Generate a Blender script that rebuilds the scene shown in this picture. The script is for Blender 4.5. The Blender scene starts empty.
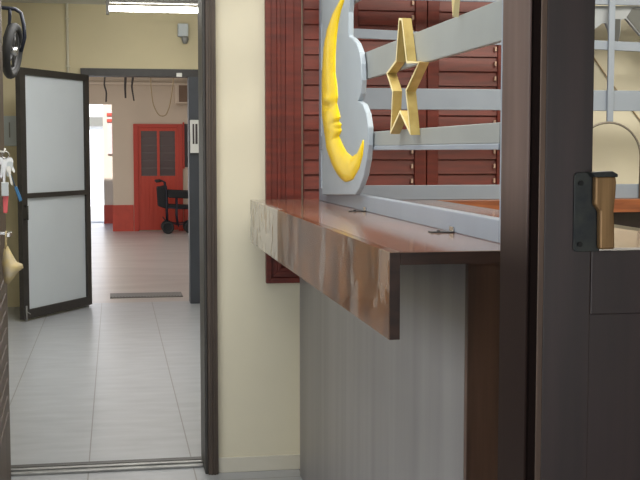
import bpy, bmesh, math
from mathutils import Vector, Matrix

scn = bpy.context.scene
COL = scn.collection
R = math.radians

# ------------------------------------------------------------------ camera
F_PX, H = 1160.0, 1.5
VX, VY = 114.0, 151.0                      # where the +Y (depth) direction meets the picture
th = math.atan((240 - VY) / F_PX)
ps = math.atan((320 - VX) / F_PX * math.cos(th))
FW = Vector((math.sin(ps) * math.cos(th), math.cos(ps) * math.cos(th), -math.sin(th)))
RT = Vector((math.cos(ps), -math.sin(ps), 0))
UP = RT.cross(FW)
CAM = Vector((0, 0, H))
cd = bpy.data.cameras.new('camera')
cam = bpy.data.objects.new('camera', cd)
COL.objects.link(cam)
m = Matrix((RT, UP, -FW)).transposed().to_4x4()
m.translation = CAM
cam.matrix_world = m
cd.sensor_width = 36
cd.lens = F_PX / 640 * 36
cd.clip_start = 0.05
cd.clip_end = 200
scn.camera = cam


def ray(px, py):
    return FW + RT * ((px - 320) / F_PX) + UP * ((240 - py) / F_PX)


def at_y(px, py, Y):
    d = ray(px, py)
    return CAM + d * (Y / d.y)


def at_x(px, py, X):
    d = ray(px, py)
    return CAM + d * (X / d.x)


def at_z(px, py, Z):
    d = ray(px, py)
    return CAM + d * ((Z - H) / d.z)


# --------------------------------------------------------------- materials
def lin(c):
    return tuple(((v / 255) / 12.92 if v / 255 <= 0.04045 else ((v / 255 + 0.055) / 1.055) ** 2.4) for v in c) + (1,)


def mat(name, rgb, rough=0.6, metal=0.0, coat=0.0, var=0.0, scale=(4, 4, 4), rgb2=None, bump=0.0, spec=0.5, emit=0.0,
        nscale=1.0, detail=6.0, lo=0.35, hi=0.65, coat_rough=0.08):
    M = bpy.data.materials.new(name)
    M.use_nodes = True
    nt = M.node_tree
    b = nt.nodes['Principled BSDF']
    col = lin(rgb)
    b.inputs['Base Color'].default_value = col
    b.inputs['Roughness'].default_value = rough
    b.inputs['Metallic'].default_value = metal
    b.inputs['Specular IOR Level'].default_value = spec
    b.inputs['Coat Weight'].default_value = coat
    b.inputs['Coat Roughness'].default_value = coat_rough
    if emit:
        b.inputs['Emission Color'].default_value = col
        b.inputs['Emission Strength'].default_value = emit
    if var or rgb2 or bump:
        tc = nt.nodes.new('ShaderNodeTexCoord')
        mp = nt.nodes.new('ShaderNodeMapping')
        mp.inputs['Scale'].default_value = scale
        nt.links.new(tc.outputs['Object'], mp.inputs['Vector'])
        nz = nt.nodes.new('ShaderNodeTexNoise')
        nz.inputs['Scale'].default_value = nscale
        nz.inputs['Detail'].default_value = detail
        nt.links.new(mp.outputs['Vector'], nz.inputs['Vector'])
        cr = nt.nodes.new('ShaderNodeValToRGB')
        cr.color_ramp.elements[0].position = lo
        cr.color_ramp.elements[1].position = hi
        cr.color_ramp.elements[0].color = col
        c2 = lin(rgb2) if rgb2 else tuple(min(1, v * (1 - var)) for v in col[:3]) + (1,)
        cr.color_ramp.elements[1].color = c2
        nt.links.new(nz.outputs['Fac'], cr.inputs['Fac'])
        nt.links.new(cr.outputs['Color'], b.inputs['Base Color'])
        if bump:
            bp = nt.nodes.new('ShaderNodeBump')
            bp.inputs['Strength'].default_value = bump
            bp.inputs['Distance'].default_value = 0.01
            nt.links.new(nz.outputs['Fac'], bp.inputs['Height'])
            nt.links.new(bp.outputs['Normal'], b.inputs['Normal'])
    return M


def tile_mat(name, rgb, rgb2, x0, px, y0, py, rough, gap=0.004):
    """floor tiles: grout lines every px metres across and py metres along, soft mottling"""
    M = mat(name, rgb, rough, rgb2=rgb2, scale=(2.2, 7, 1), nscale=1.6, lo=0.3, hi=0.75)
    nt = M.node_tree
    b = nt.nodes['Principled BSDF']
    src = b.inputs['Base Color'].links[0].from_socket
    tc = [n for n in nt.nodes if n.type == 'TEX_COORD'][0]
    sp = nt.nodes.new('ShaderNodeSeparateXYZ')
    nt.links.new(tc.outputs['Object'], sp.inputs[0])

    def line(sock, off, period, g):
        a = nt.nodes.new('ShaderNodeMath'); a.operation = 'SUBTRACT'; a.inputs[1].default_value = off
        nt.links.new(sock, a.inputs[0])
        d = nt.nodes.new('ShaderNodeMath'); d.operation = 'PINGPONG'; d.inputs[1].default_value = period / 2
        nt.links.new(a.outputs[0], d.inputs[0])
        l = nt.nodes.new('ShaderNodeMath'); l.operation = 'LESS_THAN'; l.inputs[1].default_value = g
        nt.links.new(d.outputs[0], l.inputs[0])
        return l.outputs[0]
    mx = nt.nodes.new('ShaderNodeMath'); mx.operation = 'MAXIMUM'
    nt.links.new(line(sp.outputs['X'], x0, px, gap), mx.inputs[0])
    nt.links.new(line(sp.outputs['Y'], y0, py, gap), mx.inputs[1])
    mix = nt.nodes.new('ShaderNodeMix'); mix.data_type = 'RGBA'
    nt.links.new(mx.outputs[0], mix.inputs['Factor'])
    nt.links.new(src, mix.inputs['A'])
    mix.inputs['B'].default_value = lin((112, 110, 108))
    nt.links.new(mix.outputs['Result'], b.inputs['Base Color'])
    return M


M_wall = mat('cream_wall_paint', (208, 202, 182), 0.7, var=0.06, scale=(1, 1, 1), nscale=1.5, bump=0.03)
M_wall_hall = mat('hall_wall_paint', (212, 200, 165), 0.7, var=0.06, scale=(1, 1, 1), nscale=1.5)
M_wall_yard = mat('pinkish_yard_paint', (204, 188, 170), 0.8, var=0.08, scale=(1, 1, 1), nscale=1.2)
M_dado = mat('red_dado_paint', (188, 72, 56), 0.55, var=0.15, nscale=1.5)
M_ceil = mat('ceiling_paint', (205, 205, 198), 0.85, var=0.04)
M_floor = tile_mat('grey_floor_tile', (163, 166, 171), (147, 150, 155), -0.138, 0.49, 5.2, 40, 0.32, 0.003)
M_floor2 = mat('yard_concrete', (176, 168, 162), 0.3, rgb2=(160, 151, 146), scale=(0.6, 2.2, 1), nscale=1.5)
M_outfloor = mat('outside_concrete', (210, 208, 204), 0.8, var=0.1)
M_skirt = mat('skirting_tile', (196, 192, 180), 0.4, var=0.08)
M_iron = mat('dark_iron_paint', (50, 47, 45), 0.45, var=0.25, nscale=3)
M_bronze = mat('brown_iron_paint', (74, 62, 54), 0.5, var=0.3, scale=(20, 20, 3), nscale=1.5)
M_blueiron = mat('blue_grey_iron_paint', (62, 66, 74), 0.5, var=0.15)
M_alu = mat('worn_aluminium', (150, 150, 148), 0.4, metal=0.7, var=0.3, scale=(8, 30, 8))
M_frost = mat('frosted_glass_panel', (205, 213, 220), 0.35, var=0.03, nscale=0.7)
M_shut = mat('red_brown_shutter_paint', (106, 33, 18), 0.48, rgb2=(84, 25, 14), scale=(3, 3, 22), nscale=2.0)
M_shut_dark = mat('shutter_gap', (52, 18, 14), 0.6)
M_white = mat('white_lattice_paint', (130, 139, 152), 0.42, var=0.05, nscale=2)
M_whiteside = mat('pale_grey_slat_paint', (132, 137, 138), 0.42, var=0.06, nscale=2)
M_cloud = mat('cloud_paint', (152, 163, 174), 0.5, var=0.05, nscale=2)
M_cloud_edge = mat('grey_board_edge', (150, 158, 168), 0.5)
M_moon = mat('yellow_gloss_paint', (246, 212, 26), 0.3, coat=0.3, var=0.06, nscale=6)
M_gold = mat('gold_paint', (186, 166, 104), 0.42, metal=0.2, rgb2=(168, 146, 84), nscale=6)
M_goldpale = mat('pale_gold_paint', (222, 208, 160), 0.45)
M_greyboard = mat('grey_valance_board', (150, 155, 160), 0.6, var=0.15, nscale=3)
M_wire = mat('grey_wire', (120, 114, 104), 0.45, metal=0.3)
M_cable = mat('brown_cable', (150, 130, 100), 0.6)
M_darkcable = mat('dark_cable', (48, 40, 38), 0.6)
M_darkwood = mat('dark_stained_wood', (46, 31, 32), 0.42, rgb2=(34, 22, 23), scale=(30, 30, 1.6), nscale=1.2, coat=0.0)
M_endwood = mat('counter_end_wood', (92, 66, 54), 0.45, rgb2=(72, 51, 42), scale=(30, 30, 1.6), nscale=1.2)
M_jambwood = mat('shade_graded_jamb_wood', (100, 78, 72), 0.42, rgb2=(82, 62, 57), scale=(26, 26, 1.2), nscale=1.2, coat=0.0)
def jamb_mat():  # paints in the lower jamb's shade and dark reflection: darker colour, weaker specular
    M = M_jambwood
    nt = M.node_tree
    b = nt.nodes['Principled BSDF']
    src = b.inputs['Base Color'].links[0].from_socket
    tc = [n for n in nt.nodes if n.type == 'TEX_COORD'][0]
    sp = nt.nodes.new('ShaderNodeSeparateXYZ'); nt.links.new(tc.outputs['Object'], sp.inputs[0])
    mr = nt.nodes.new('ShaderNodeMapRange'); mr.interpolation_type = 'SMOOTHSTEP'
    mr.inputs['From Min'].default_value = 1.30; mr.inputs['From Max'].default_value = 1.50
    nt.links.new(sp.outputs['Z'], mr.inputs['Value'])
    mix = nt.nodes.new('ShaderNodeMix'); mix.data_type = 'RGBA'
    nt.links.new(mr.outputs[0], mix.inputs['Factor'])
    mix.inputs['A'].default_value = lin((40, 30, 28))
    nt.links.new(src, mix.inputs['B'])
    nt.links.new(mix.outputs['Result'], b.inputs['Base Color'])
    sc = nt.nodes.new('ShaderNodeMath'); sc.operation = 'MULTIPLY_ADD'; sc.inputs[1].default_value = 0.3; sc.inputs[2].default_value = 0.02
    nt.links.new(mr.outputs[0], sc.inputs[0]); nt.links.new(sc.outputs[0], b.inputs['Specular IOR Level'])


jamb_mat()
M_gapwood = mat('gap_shade_wood', (24, 18, 17), 0.8, spec=0.0, var=0.1)  # near-black without specular: the gap's shade put into the colour
M_edgewood = mat('bare_wood_edge', (92, 68, 52), 0.55, rgb2=(70, 50, 38), scale=(40, 40, 3), nscale=1.5)
M_orangewood = mat('orange_brown_wood', (150, 88, 52), 0.35, rgb2=(112, 60, 36), scale=(3, 30, 30), nscale=1.5)
M_darktop = mat('end_grain_wood', (62, 38, 29), 0.5, rgb2=(44, 27, 21), scale=(8, 8, 30), nscale=1.5)
M_panel = mat('brushed_grey_laminate', (142, 139, 140), 0.36, metal=0.2, rgb2=(126, 123, 124), scale=(8, 6, 0.3), nscale=1.6)
M_black = mat('black_metal', (34, 38, 42), 0.35, metal=0.5, rgb2=(52, 54, 52), nscale=9)
M_screw = mat('screw_steel', (18, 18, 18), 0.4, metal=0.6)
M_brass = mat('worn_brown_brass', (140, 108, 70), 0.38, metal=0.45, rgb2=(104, 76, 46), scale=(60, 60, 3), nscale=1.2)
M_chrome = mat('chrome', (196, 196, 194), 0.22, metal=0.9)
M_steel = mat('bracket_steel', (92, 96, 98), 0.3, metal=0.8)
M_rubber = mat('black_rubber', (30, 30, 31), 0.65, var=0.3, nscale=20)
M_tube = mat('blue_black_tube', (28, 32, 46), 0.3, metal=0.3)
M_grey = mat('grey_plastic', (140, 140, 138), 0.4)
M_lamp = mat('fluorescent_glow', (255, 253, 246), 0.4, emit=26)
M_lampbody = mat('lamp_body_grey', (120, 118, 114), 0.5)
M_whitep = mat('white_plastic', (224, 224, 220), 0.4)
M_bluewhite = mat('pale_blue_plastic', (188, 196, 200), 0.4)
M_reddoor = mat('red_door_paint', (188, 64, 46), 0.45, var=0.12, scale=(14, 1, 1), nscale=1.5)
M_reddoor2 = mat('red_frame_paint', (178, 56, 42), 0.45, var=0.1)
M_greyglass = mat('grey_louvre_glass', (96, 84, 84), 0.25)
M_darkgap = mat('dark_opening', (50, 40, 44), 0.5)
M_acgrille = mat('brown_grille', (122, 98, 80), 0.6, var=0.2)
M_fabric = mat('black_nylon', (20, 20, 24), 0.75, var=0.2, nscale=8)
M_outwall = mat('sunlit_white_wall', (246, 246, 248), 0.9)
M_outband = mat('grey_band', (120, 118, 110), 0.9)
M_keyred = mat('pink_red_tag', (214, 92, 96), 0.4)
M_keyblue = mat('blue_tag', (44, 104, 150), 0.4)
M_keysteel = mat('key_steel', (206, 206, 206), 0.3, metal=0.6)
M_cloth = mat('pale_yellow_cloth', (216, 196, 138), 0.8, rgb2=(196, 184, 160), scale=(12, 12, 16), nscale=1.3)
M_drain = mat('drain_metal', (92, 88, 84), 0.5, metal=0.4)


def top_mat():
    """varnished red-brown counter top, glossy film with worn patches"""
    M = mat('varnished_counter_top', (148, 102, 78), 0.16, rgb2=(136, 112, 100), scale=(5, 1.6, 5), nscale=1.2, coat=0.6)
    return M


def fascia_mat():
    """glossy brown edge board with clear tape strips stuck on and patches of bare, paler wood"""
    M = mat('taped_fascia', (116, 74, 42), 0.16, rgb2=(72, 42, 26), scale=(4, 5, 3), nscale=1.7, spec=0.32, coat=0.1, coat_rough=0.05, bump=0.015)
    nt = M.node_tree
    b = nt.nodes['Principled BSDF']
    src = b.inputs['Base Color'].links[0].from_socket
    tc = [n for n in nt.nodes if n.type == 'TEX_COORD'][0]
    mp = nt.nodes.new('ShaderNodeMapping')
    mp.inputs['Scale'].default_value = (1, 6.0, 3.0)
    nt.links.new(tc.outputs['Object'], mp.inputs['Vector'])
    nz = nt.nodes.new('ShaderNodeTexNoise'); nz.inputs['Scale'].default_value = 1.3; nz.inputs['Detail'].default_value = 3
    nt.links.new(mp.outputs[0], nz.inputs['Vector'])
    cr = nt.nodes.new('ShaderNodeValToRGB')
    cr.color_ramp.elements[0].position = 0.58; cr.color_ramp.elements[0].color = (0, 0, 0, 1)
    cr.color_ramp.elements[1].position = 0.605; cr.color_ramp.elements[1].color = (1, 1, 1, 1)
    nt.links.new(nz.outputs['Fac'], cr.inputs['Fac'])
    # whitish far end: doorway reflection painted in along with old tape residue
    sp = nt.nodes.new('ShaderNodeSeparateXYZ'); nt.links.new(tc.outputs['Object'], sp.inputs[0])
    far = nt.nodes.new('ShaderNodeMapRange'); far.inputs['From Min'].default_value = 4.28; far.inputs['From Max'].default_value = 4.30
    nt.links.new(sp.outputs['Y'], far.inputs['Value'])
    s2 = nt.nodes.new('ShaderNodeMath'); s2.operation = 'MULTIPLY'; s2.inputs[1].default_value = 0.22
    nt.links.new(cr.outputs['Color'], s2.inputs[0])
    nz2 = nt.nodes.new('ShaderNodeTexNoise'); nz2.inputs['Scale'].default_value = 3.1; nz2.inputs['Detail'].default_value = 2
    nt.links.new(mp.outputs[0], nz2.inputs['Vector'])
    cr2 = nt.nodes.new('ShaderNodeValToRGB')
    cr2.color_ramp.elements[0].position = 0.40; cr2.color_ramp.elements[0].color = (0.1, 0.1, 0.1, 1)
    cr2.color_ramp.elements[1].position = 0.43; cr2.color_ramp.elements[1].color = (0.82, 0.82, 0.82, 1)
    nt.links.new(nz2.outputs['Fac'], cr2.inputs['Fac'])
    s3 = nt.nodes.new('ShaderNodeMath'); s3.operation = 'MULTIPLY'
    nt.links.new(far.outputs[0], s3.inputs[0]); nt.links.new(cr2.outputs['Color'], s3.inputs[1])
    mx = nt.nodes.new('ShaderNodeMath'); mx.operation = 'MAXIMUM'
    nt.links.new(s2.outputs[0], mx.inputs[0]); nt.links.new(s3.outputs[0], mx.inputs[1])
    mix = nt.nodes.new('ShaderNodeMix'); mix.data_type = 'RGBA'
    nt.links.new(mx.outputs[0], mix.inputs['Factor']); nt.links.new(src, mix.inputs['A'])
    mix.inputs['B'].default_value = lin((178, 174, 170))
    nt.links.new(mix.outputs['Result'], b.inputs['Base Color'])
    return M


M_top, M_fascia = top_mat(), fascia_mat()


# ------------------------------------------------------------------ meshes
class MB:
    def __init__(s):
        s.b = bmesh.new()

    def box(s, x0, x1, y0, y1, z0, z1):
        x0, x1 = sorted((x0, x1)); y0, y1 = sorted((y0, y1)); z0, z1 = sorted((z0, z1))
        v = [s.b.verts.new((x, y, z)) for x in (x0, x1) for y in (y0, y1) for z in (z0, z1)]
        for f in ((0, 1, 3, 2), (4, 6, 7, 5), (0, 4, 5, 1), (2, 3, 7, 6), (0, 2, 6, 4), (1, 5, 7, 3)):
            s.b.faces.new([v[i] for i in f])
        return s

    def obox(s, a, b, w, up, h):
        """a bar from a to b, w wide sideways, h along up"""
        a, b, up = Vector(a), Vector(b), Vector(up).normalized()
        d = (b - a).normalized()
        sd = d.cross(up).normalized() * (w / 2)
        u = up * (h / 2)
        v = [s.b.verts.new(p + i * sd + j * u) for p in (a, b) for i in (-1, 1) for j in (-1, 1)]
        for f in ((0, 1, 3, 2), (4, 6, 7, 5), (0, 4, 5, 1), (2, 3, 7, 6), (0, 2, 6, 4), (1, 5, 7, 3)):
            s.b.faces.new([v[i] for i in f])
        return s

    def prism(s, pts, ext):
        ext = Vector(ext)
        a = [s.b.verts.new(p) for p in pts]
        c = [s.b.verts.new(Vector(p) + ext) for p in pts]
        n = len(a)
        s.b.faces.new(a); s.b.faces.new(c[::-1])
        for i in range(n):
            s.b.faces.new((a[i], c[i], c[(i + 1) % n], a[(i + 1) % n]))
        return s

    def tube(s, pts, r, n=8, closed=False):
        pts = [Vector(p) for p in pts]
        rings = []
        ref = None
        L = len(pts)
        for i, p in enumerate(pts):
            if closed:
                t = (pts[(i + 1) % L] - pts[i - 1]).normalized()
            else:
                t = (pts[min(i + 1, L - 1)] - pts[max(i - 1, 0)]).normalized()
            if ref is None:
                ref = Vector((0, 0, 1)) if abs(t.z) < 0.9 else Vector((1, 0, 0))
            u = (ref - t * ref.dot(t)).normalized()
            ref = u
            w = t.cross(u)
            rr = r[i] if isinstance(r, (list, tuple)) else r
            rings.append([s.b.verts.new(p + (u * math.cos(2 * math.pi * k / n) + w * math.sin(2 * math.pi * k / n)) * rr) for k in range(n)])
        for i in range(L if closed else L - 1):
            A, B = rings[i], rings[(i + 1) % L]
            for k in range(n):
                s.b.faces.new((A[k], A[(k + 1) % n], B[(k + 1) % n], B[k]))
        if not closed:
            s.b.faces.new(rings[0][::-1]); s.b.faces.new(rings[-1])
        return s

    def disc(s, c, axis, r, h, n=24):
        c, axis = Vector(c), Vector(axis).normalized()
        return s.tube([c - axis * h / 2, c + axis * h / 2], r, n)

    def build(s, name, material, parent=None, bevel=0.0, smooth=False, kind=None, seg=2):
        bmesh.ops.recalc_face_normals(s.b, faces=s.b.faces)
        me = bpy.data.meshes.new(name)
        s.b.to_mesh(me); s.b.free()
        me.materials.append(material)
        o = bpy.data.objects.new(name, me)
        COL.objects.link(o)
        if parent:
            o.parent = parent
            o.matrix_parent_inverse = Matrix.Translation(parent_world(parent)).inverted()
        if smooth:
            for p in me.polygons:
                p.use_smooth = True
        if bevel:
            md = o.modifiers.new('bevel', 'BEVEL')
            md.width = bevel; md.segments = seg; md.limit_method = 'ANGLE'
        if kind:
            o['kind'] = kind
        return o


def parent_world(o):
    # parts are built in world coordinates; only the Empty at a thing's base is moved
    return Vector(o.location) if o.type == 'EMPTY' else Vector((0, 0, 0))


def thing(name, label, cat, loc, group=None):
    o = bpy.data.objects.new(name, None)
    COL.objects.link(o)
    o.location = loc
    o.empty_display_size = 0.1
    return tag(o, label, cat, group)


def tag(o, label, cat, group=None):
    o['label'] = label; o['category'] = cat
    if group:
        o['group'] = group
    return o


def struct_root(name, loc):
    o = bpy.data.objects.new(name, None)
    COL.objects.link(o)
    o.location = loc
    o['kind'] = 'structure'
    return o


S = 'structure'
# ------------------------------------------------------- layout constants
YW = 5.33            # wall with the doorway and the shuttered window
WT = 0.25
YH = 11.45           # end wall of the hall
YC = 22.0            # wall across the yard
CEIL = 2.9
XL, XR = -1.4, 3.2
xo0 = at_y(6, 465, YW).x              # doorway opening
xo1 = at_y(205, 455, YW).x
xf1 = at_y(217, 455, YW).x
HEAD = 2.42

# ----------------------------------------------------------- room shell
MB().box(XL - .1, XR + .1, -2.1, YH + .15, -0.1, 0).build('floor', M_floor, kind=S)
f2 = MB().box(-5.5, 5.0, YH + .15, 24.6, -0.1, 0).build('floor', M_floor2, kind=S)
MB().box(-12, 8, 24.6, 34, -0.1, -0.002).build('floor', M_outfloor, kind=S)
MB().box(XL - .1, XR + .1, -2.1, YW + WT, CEIL, CEIL + .1).build('ceiling', M_ceil, kind=S)
MB().box(XL - .1, XR + .1, YW + WT, YH + .15, CEIL, 3.2).build('ceiling', M_ceil, kind=S)
MB().box(-5.5, 5.0, YH + .15, YC + .2, 3.1, 3.2).build('ceiling', M_ceil, kind=S)
MB().box(XL - .1, XL, -2.1, YH, 0, CEIL).build('wall_left', M_wall, kind=S)
MB().box(XR, XR + .1, -2.1, YH, 0, CEIL).build('wall_right', M_wall, kind=S)
MB().box(XL, XR, -2.1, -2.0, 0, CEIL).build('wall_rear', M_wall, kind=S)
w = MB()
w.box(XL, xo0 - .05, YW, YW + WT, 0, CEIL)
w.box(xo0 - .05, xf1, YW, YW + WT, HEAD, CEIL)
w.box(xf1, XR, YW, YW + WT, 0, CEIL)
w.build('wall_front', M_wall, kind=S)
# hall side walls are the same long left/right walls; end wall with wide doorway
dx0 = at_y(84, 300, YH).x
dx1 = at_y(203, 300, YH).x
dz1 = at_y(140, 70, YH).z
w = MB()
w.box(XL, dx0, YH, YH + .15, 0, CEIL)
w.box(dx1, XR, YH, YH + .15, 0, CEIL)
w.box(dx0, dx1, YH, YH + .15, dz1, CEIL)
w.build('wall_hall_end', M_wall_hall, kind=S)
# yard
xy0 = at_y(113, 200, YC).x
zy_open = at_y(95, 104, YC).z
w = MB()
w.box(xy0, 5.0, YC, YC + .2, 0, 3.1)
w.box(-5.5, xy0, YC, YC + .2, zy_open, 3.1)
w.box(-5.5, -1.6, YC, YC + .2, 0, zy_open)
w.build('wall_yard_end', M_wall_yard, kind=S)
MB().box(-5.6, -5.5, YH + .15, YC + .2, 0, 3.1).build('wall_yard_left', M_wall_yard, kind=S)
MB().box(5.0, 5.1, YH + .15, YC + .2, 0, 3.1).build('wall_yard_right', M_wall_yard, kind=S)
dz = at_y(125, 205, YC).z
xd0 = at_y(134, 200, YC).x; xd1 = at_y(183, 200, YC).x
w = MB()
w.box(xy0 - .01, xd0 - .01, YC - .012, YC, 0, dz)
w.box(xd1 + .01, 5.0, YC - .012, YC, 0, dz)
w.build('trim_1', M_dado, kind=S)
# further passage wall stub beyond the opening
px0 = at_y(104, 200, 24.4).x; px1 = at_y(114.5, 200, 24.4).x
w = MB()
w.box(px0, px1 + .6, 24.4, 24.6, 0, 3.1)
w.build('wall_passage', M_wall_yard, kind=S)
zq = at_y(108, 205, 24.4).z
MB().box(px0 - .005, px1 + .6, 24.385, 24.4, 0, zq).build('trim_2', M_dado, kind=S)
pw0 = at_y(107.5, 140, 24.38).x; pw1 = at_y(112.3, 140, 24.38).x
win = struct_root('window_2', (pw0, 24.38, 1.0))
MB().box(pw0, pw1, 24.36, 24.4, at_y(110, 154, 24.38).z, at_y(110, 111, 24.38).z).build('window_frame', mat('pink_frame', (216, 176, 170), 0.6), win)
for a, b_ in ((113, 116), (119, 122)):
    MB().box(pw0 - .01, pw1 - .005, 24.34, 24.37, at_y(110, b_, 24.36).z, at_y(110, a, 24.36).z).build('window_louvre', M_dado, win)
# sunlit building outside
ob = MB().box(-9, 1.5, 32, 32.3, 0, 6).build('wall_outside', M_outwall, kind=S)
MB().box(-9, 1.5, 31.9, 32, at_y(95, 126, 32).z, at_y(95, 117, 32).z).build('trim_3', M_outband, kind=S)
# pipe line under the yard ceiling
zp = at_y(150, 83.5, YC - .05).z
MB().tube([(-1.2, YC - .05, zp), (4.9, YC - .05, zp)], .03, 8).build('trim_4', M_wall_yard, kind=S, smooth=True)

# skirting tiles in the near room
bz = at_y(250, 456, YW).z
MB().box(xf1 + .005, XR, YW - .012, YW, 0, bz).build('baseboard_front', M_skirt, bevel=.003, kind=S)
MB().box(XR - .012, XR, 1.8, YW - .012, 0, bz).build('baseboard_right', M_skirt, bevel=.003, kind=S)

# near doorway frame (trim): stepped dark iron profile, right jamb, head, left jamb, threshold
xa, xb, xc = xo1 - (0), at_y(208, 455, YW).x, xf1
w = MB()
w.box(xa, xb, YW - .02, YW + WT, 0, HEAD)
w.build('trim_5', M_iron, bevel=.003, kind=S)
w = MB()
w.box(xb, xc + .004, YW - .035, YW - .001, 0, HEAD + .04)
w.box(xb + .012, xb + .02, YW - .042, YW - .034, 0, HEAD + .04)
w.box(xb + .026, xb + .034, YW - .042, YW - .034, 0, HEAD + .04)
w.build('trim_6', M_bronze, bevel=.002, kind=S)
MB().box(xo0 - .05, xo1, YW - .02, YW + WT, HEAD - .05, HEAD).build('trim_7', M_iron, kind=S)
MB().box(xo0 - .05, xo0 - .005, YW + .02, YW + WT, 0, HEAD - .05).build('trim_8', M_iron, kind=S)
w = MB()
w.box(xo0 - .005, xo1, YW + .1, YW + .2, 0, .012)
w.box(xo0 - .005, xo1, YW + .14, YW + .17, .012, .02)
w.build('trim_9', M_alu, bevel=.003, kind=S)
MB().box(xo0 - .005, xo1, YW + .2, YW + .25, 0, .014).build('trim_10', M_iron, kind=S)

# ------------------------------------------------ near left door leaf (open, edge on)
xl = at_y(11.2, 465, YW - .02).x
d2 = struct_root('door_2', (xl, YW - .05, 0))
MB().box(xl - .045, xl, YW - .78, YW - .03, .02, 2.3).build('door_leaf', mat('brown_door_leaf', (98, 82, 70), 0.5, rgb2=(74, 60, 50), scale=(30, 30, 1.5), nscale=1.4), d2, bevel=.004)
w = MB()
for k in range(9):
    z0 = .3 + k * .075
    w.obox((xl + .002, YW - .55, z0), (xl + .002, YW - .15, z0 + .05), .006, (0, 0, 1), .012)
w.build('leaf_moulding', mat('leaf_moulding_brown', (86, 70, 60), 0.5), d2)
hy = 4.95
hc = at_y(2, 233.5, hy)
h = MB()
h.box(xl, xl + .006, hy - .022, hy + .022, hc.z - .05, hc.z + .03)
h.box(xl + .006, xl + .056, hy - .009, hy + .009, hc.z - .006, hc.z + .007)
h.box(xl + .042, xl + .056, hy - .11, hy - .009, hc.z - .008, hc.z + .009)
h.build('door_handle', M_chrome, d2, bevel=.002)
hk = at_y(3, 152, hy)
h = MB()
h.tube([(xl, hy, hk.z + .004), (xl + .03, hy, hk.z), (xl + .034, hy, hk.z + .015)], .005, 8)
h.build('key_hook', M_whitep, d2, smooth=True)

# keys hung from the hook
def ky(px, py, dy=0):
    return at_y(px, py, hy - dy)
kb = thing('key_bunch', 'bunch of keys with pink and blue tags hanging on brown door edge', 'keys', (xl + .03, hy, hk.z))
xk = xl + .03
kx = xk + .005
MB().tube([(kx + .014 * math.cos(a), hy, hk.z - .012 + .014 * math.sin(a)) for a in [k * math.pi / 8 for k in range(16)]], .0022, 6, closed=True).build('key_ring', M_chrome, kb, smooth=True)
def keyshape(p, ang, L, material, wid=.014, name='key'):
    c, s_ = math.cos(ang), math.sin(ang)
    def q(u, v):
        return Vector((p[0] + u * c + v * s_, p[1], p[2] + u * s_ - v * c))
    pts = [q(-wid * .5, 0), q(-wid * .9, .006), q(-wid * .9, .02), q(-wid * .4, .028), q(-wid * .35, L), q(wid * .1, L + .006), q(wid * .35, L - .004), q(wid * .28, L * .6), q(wid * .4, L * .5), q(wid * .4, .028), q(wid * .9, .02), q(wid * .9, .006), q(wid * .5, 0)]
    return MB().prism(pts, (0, .003, 0)).build(name, material, kb)
z0 = hk.z - .028
keyshape((kx - .008, hy - .004, z0), R(-8), .075, M_keysteel)
keyshape((kx + .004, hy - .009, z0), R(4), .07, M_whitep)
keyshape((kx + .014, hy - .013, z0 + .004), R(20), .06, M_keysteel)
keyshape((kx - .002, hy - .017, z0 - .01), R(-3), .085, M_keysteel)
t = at_y(4, 190, hy)
MB().box(kx - .018, kx + .012, hy - .026, hy - .02, at_y(5, 196, hy).z, at_y(5, 182, hy).z).build('key_fob', M_bluewhite, kb, bevel=.003)
MB().prism([at_y(2.5, 195, hy), at_y(8.5, 195, hy), at_y(7.5, 213, hy), at_y(3.5, 213, hy)], (0, -.006, 0)).build('pink_tag', M_keyred, kb, bevel=.002)
MB().prism([at_y(14, 187, hy), at_y(17, 186, hy), at_y(22.5, 200, hy), at_y(19.5, 202, hy)], (0, -.006, 0)).build('blue_tag', M_keyblue, kb, bevel=.002)
MB().tube([(kx, hy - .004, hk.z - .026), at_y(10, 172, hy - .003), at_y(15.3, 187, hy - .003)], .0016, 6).build('tag_cord', M_keyblue, kb, smooth=True)
keyshape((kx + .022, hy - .02, z0 - .012), R(-14), .055, M_bluewhite)
keyshape((kx - .016, hy - .022, z0 + .006), R(-22), .05, M_keysteel)
keyshape((kx + .012, hy - .024, z0 - .03), R(10), .075, M_whitep, .011)
# cloth hung under the handle
def cl(px, py):
    return at_y(px, py, hy - .03)
w = MB()
A = [cl(8, 246), cl(12, 254), cl(17, 262), cl(22.5, 264), cl(23.5, 268), cl(18, 272), cl(13, 279), cl(8.5, 285), cl(4, 282), cl(2, 262), cl(4, 248)]
ctr = cl(11, 266)
n = len(A)
ring0 = [w.b.verts.new(p) for p in A]
ring1 = [w.b.verts.new(p.lerp(ctr, .5) + Vector((0, -.018, 0))) for p in A]
ring2 = [w.b.verts.new(p.lerp(ctr, .2) + Vector((0, .02, 0))) for p in A]
c1 = w.b.verts.new(ctr + Vector((0, -.026, 0))); c2 = w.b.verts.new(ctr + Vector((0, .022, 0)))
for i in range(n):
    j = (i + 1) % n
    w.b.faces.new((ring0[i], ring0[j], ring1[j], ring1[i])); w.b.faces.new((ring1[i], ring1[j], c1))
    w.b.faces.new((ring0[j], ring0[i], ring2[i], ring2[j])); w.b.faces.new((ring2[j], ring2[i], c2))
w.tube([cl(6, 250), cl(6.5, 240), (xl + .035, hy - .03, hc.z + .012), (xl + .035, hy - .05, hc.z + .012), cl(5, 250)], .003, 6)
tag(w.build('cloth_bag', M_cloth, smooth=True), 'pale yellow folded cloth hanging under the door handle', 'cloth')

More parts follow.
